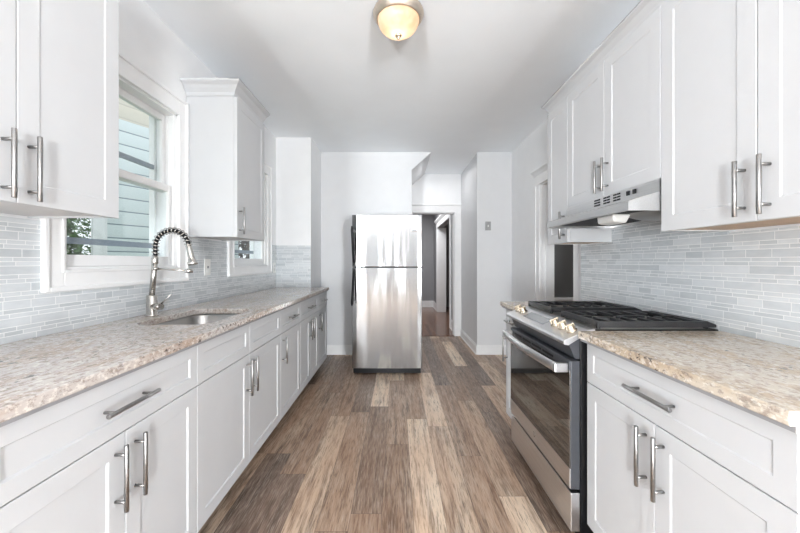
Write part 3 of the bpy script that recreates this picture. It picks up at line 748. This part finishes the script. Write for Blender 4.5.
for yc in (1.588, 1.546): MB().box(1.060, 1.067, yc-0.010, yc+0.010, 1.506, 1.527, 0.002).build('rocker_switch', M['black'], hd, ho)
MB().prism([(1.0, 1.424), (1.005, 1.388), (1.065, 1.380), (1.090, 1.424)], 'y', 1.60, 1.73, 0.008).build('lamp_cover', M['plastic'], hd, ho)
MB().lathe([(0.125, 0), (0.115, -0.012), (0.07, -0.028), (0, -0.034)], (1.20, 1.58, 1.424), n=32).build('fan_grille', M['grey_plate'], hd, ho)

# ================================================================= FRIDGE
fz = 3.66
fxl, fxr = -0.478, 0.266
fr = thing('refrigerator', 'stainless steel top-freezer refrigerator standing before the white back wall', 'refrigerator', ((fxl+fxr)/2, 4.0, 0)); fo2 = fr.location
MB().box(fxl+0.006, fxr-0.004, fz+0.062, 4.40, 0.03, 1.690, 0.006).build('cabinet_body', simple('fridge_side_grey', (0.20, 0.20, 0.21), 0.45), fr, fo2)
mb = MB().box(fxl+0.012, fxr-0.012, fz+0.03, fz+0.062, 0.012, 0.066, 0.003)
mb.build('base_grille', M['black'], fr, fo2)
for xx in (fxl+0.06, fxr-0.06): 
    for yy in (fz+0.09, 4.34): MB().lathe([(0, 0), (0.02, 0), (0.02, 0.01), (0.012, 0.012), (0.012, 0.03), (0, 0.03)], (xx, yy, 0)).build('foot', M['black'], fr, fo2)
def fdoor(name, z0, z1):
    n_ = 16; out_ = []
    # gently bowed front, rounded side edges
    for i in range(n_+1):
        u = -1+2*i/n_; x_ = (fxl+fxr)/2+u*(fxr-fxl)/2*0.994
        out_.append((x_, fz - 0.0012*(1-u*u) + (0.004 if abs(u) > 0.99 else 0)))
    prof_ = [(fxl, fz+0.058), (fxl, fz+0.010)] + out_ + [(fxr, fz+0.010), (fxr, fz+0.058)]
    o = MB().prism(prof_, 'z', z0, z1).build(name, M['steelv'], fr, fo2)
    bv = o.modifiers.new('bevel', 'BEVEL'); bv.width = 0.003; bv.segments = 2; bv.limit_method = 'ANGLE'; bv.angle_limit = 0.6
    return o
d1 = fdoor('freezer_door', 1.152, 1.702); d2 = fdoor('lower_door', 0.070, 1.138)
MB().box(fxl+0.008, fxr-0.008, fz+0.012, fz+0.06, 1.1385, 1.1515).build('door_gasket', M['black'], fr, fo2)
def fhandle(zs, door):
    pts = [(fxl+0.026-0.002*(k), fz-0.01-q, z_) for k, (q, z_) in enumerate(zs)]
    rr = [(0.013, 0.009)] + [(0.020, 0.015)]*(len(zs)-2) + [(0.012, 0.008)]
    mb = MB().tube(pts, rr, 12)
    mb.box(fxl+0.010, fxl+0.034, fz-0.012-zs[0][0], fz+0.004, zs[0][1]-0.012, zs[0][1]+0.012, 0.003)
    zz = zs[-2]
    mb.box(fxl+0.006, fxl+0.030, fz-0.012-zz[0], fz+0.004, zz[1]-0.012, zz[1]+0.012, 0.003)
    mb.build('handle', M['black'], door, fo2)
fhandle([(0.010, 1.170), (0.022, 1.20), (0.040, 1.27), (0.062, 1.37), (0.078, 1.46), (0.092, 1.53), (0.10, 1.57)], d1)
fhandle([(0.010, 1.120), (0.022, 1.09), (0.040, 1.02), (0.062, 0.92), (0.078, 0.84), (0.092, 0.78), (0.10, 0.75)], d2)
mb = MB().box(0.150, 0.220, fz-0.009, fz-0.002, 1.522, 1.540, 0.003)
bd = mb.build('badge', M['chrome'], d1, fo2)
MB().box(0.160, 0.210, fz-0.0096, fz-0.0085, 1.527, 1.535).build('badge_inlay', M['dark'], bd, fo2)
MB().box(fxr-0.05, fxr-0.006, fz+0.02, fz+0.10, 1.703, 1.712, 0.003).build('hinge_cover', M['dark'], fr, fo2)

# ================================================================= CEILING LIGHT
lt = thing('ceiling_light', 'round flush ceiling light with glowing frosted glass dome and nickel rim', 'ceiling light', (0.008, 1.97, CEIL-0.001)); lo = lt.location
c = tuple(lo)
MB().lathe([(0, 0), (0.142, 0), (0.145, -0.008), (0.143, -0.020), (0.134, -0.030), (0.128, -0.042), (0.122, -0.046), (0.117, -0.040), (0.0, -0.030)], c, n=48).build('rim', M['rim'], lt, lo)
dm = [(0.118, -0.042)] + [(0.118*math.cos(a)**0.8 if i < 11 else 0.0, -0.042-0.084*math.sin(a)) for i, a in enumerate([PI/2*k/11 for k in range(12)]) if i > 0]
MB().lathe(dm, c, n=48).build('glass_dome', M['dome'], lt, lo)
MB().lathe([(0, -0.122), (0.015, -0.124), (0.020, -0.131), (0.016, -0.138), (0.007, -0.142), (0.008, -0.148), (0.0, -0.156)], c, n=20).build('finial', M['gold'], lt, lo)
pl = bpy.data.lights.new('bulb', 'POINT'); pl.energy = 0.5; pl.color = (1.0, 0.86, 0.68); pl.shadow_soft_size = 0.03
po = bpy.data.objects.new('bulb', pl); COL.objects.link(po); po.location = (c[0], c[1], c[2]-0.085)
po.parent = lt; po.matrix_parent_inverse = Matrix.Translation(-Vector(lo))

# ================================================================= PLATES
def plate(name, label, cat, c, axis, w_, h_, mat, parts):
    t = thing(name, label, cat, c)
    def bx(mb, a0, a1, z0, z1, d0, d1, bev=0.0):
        if axis == 'x': mb.box(c[0]+d0, c[0]+d1, c[1]+a0, c[1]+a1, c[2]+z0, c[2]+z1, bev)
        else: mb.box(c[0]+a0, c[0]+a1, c[1]-d1, c[1]-d0, c[2]+z0, c[2]+z1, bev)
        return mb
    bx(MB(), -w_/2, w_/2, -h_/2, h_/2, 0.0005, 0.006, 0.002).build('cover_plate', M[mat], t, c)
    for nm, a0, a1, z0, z1, d1, mt in parts: bx(MB(), a0, a1, z0, z1, 0.005, d1).build(nm, M[mt], t, c)
plate('wall_outlet', 'white outlet plate on the mosaic tile between the two windows', 'outlet', (XL+TT, 2.50, 1.163), 'x', 0.078, 0.118, 'plate',
      [('socket', -0.018, 0.018, -0.034, 0.034, 0.0075, 'plate'), ('test_button', -0.007, 0.007, -0.008, 0.008, 0.0085, 'dark')])
plate('wall_outlet', 'white outlet plate in the tiled corner next to the wall column', 'outlet', (XL+TT, 3.865, 1.135), 'x', 0.078, 0.118, 'plate',
      [('socket', -0.018, 0.018, -0.034, -0.004, 0.0075, 'cab_in'), ('socket', -0.018, 0.018, 0.004, 0.034, 0.0075, 'cab_in')])
plate('light_switch', 'grey metal switch plate on the white wall right of the passage', 'switch', (1.182, YB, 1.668), 'y', 0.072, 0.114, 'grey_plate',
      [('toggle', -0.006, 0.006, -0.012, 0.012, 0.012, 'plate')])

# ================================================================= OUTSIDE
struct('ground', MB().box(-12, -1.6, -6, 16, -0.6, -0.5), M['lawn'])
nh = thing('neighbour_house', 'pale clapboard neighbouring house seen through the window over the sink', 'house', (-3.55, 4.0, -0.5)); no = nh.location
d_ = Vector((0.44, 0.90, 0)).normalized(); nn = Vector((-d_.y, d_.x, 0))
b0 = Vector((-3.50, 4.0, 0)); sight = Vector((-0.68, 0.73, 0))
def housebox(g, z0, z1, s0=0.0, s1=1.95, dep=1.5):
    pts = [b0+d_*(s0-g)-nn*g, b0+d_*(s1+g)-nn*g, b0+d_*(s1+g)+nn*(dep+g), b0+d_*(s0-g)+sight*(dep+g)]
    return MB().prism([(p[0], p[1]) for p in pts], 'z', z0, z1)
housebox(0.0, -0.5, 2.95).build('siding_wall', M['siding'], nh, no)
housebox(0.0, 2.952, 5.2).build('upper_wall', M['beige'], nh, no)
pts = [b0+d_*a+nn*b_ for a, b_ in ((-0.03, -0.02), (0.11, -0.02), (0.11, 0.02), (-0.03, 0.02))]
MB().prism([(p[0], p[1]) for p in pts], 'z', -0.5, 5.2).build('corner_board', M['trim'], nh, no)
housebox(0.08, 5.2, 5.45).build('roof', M['asphalt'], nh, no)
def shrub(label, c, r, h, seed, mat):
    rnd = random.Random(seed); t = thing('shrub', label, 'shrub', (c[0], c[1], -0.5))
    MB().tube([(c[0], c[1], -0.5), (c[0]+0.05, c[1], 0.3)], [0.05, 0.03]).build('stem', M['asphalt'], t, t.location)
    tb = bmesh.new()
    for _ in range(3600):
        u = rnd.random()*2*PI; v_ = rnd.random(); q = rnd.random()**0.7
        zz = -0.3 + (h+0.3)*v_; rr = r*q*math.sqrt(max(0.05, math.sin(PI*(0.12+0.85*v_))))
        p_ = Vector((c[0]+rr*math.cos(u), c[1]+rr*math.sin(u), zz)); s_ = 0.03+0.04*rnd.random()
        a = Vector((rnd.uniform(-1, 1), rnd.uniform(-1, 1), rnd.uniform(-1, 1))).normalized(); b_ = a.cross(Vector((rnd.uniform(-1, 1), rnd.uniform(-1, 1), 1))).normalized()
        vs = [tb.verts.new(p_+a*s_), tb.verts.new(p_+b_*s_*0.5), tb.verts.new(p_-a*s_), tb.verts.new(p_-b_*s_*0.5)]
        tb.faces.new(vs)
    mb = MB(); mb._merge(tb); mb.build('foliage', mat, t, t.location)
shrub('leafy green shrub outside the big window, before the corner of the pale house', (-3.72, 3.68), 0.32, 2.0, 3, M['leaf'])
shrub('brownish shrub outside the far small window', (-3.30, 7.7), 0.8, 1.9, 5, simple('bronze_leaf', (0.13, 0.10, 0.08), 0.6, nscale=12, var=0.6))
shrub('tall leafy shrub further off behind the pale house, outside the big window', (-7.3, 7.6), 1.15, 2.6, 9, M['leaf'])
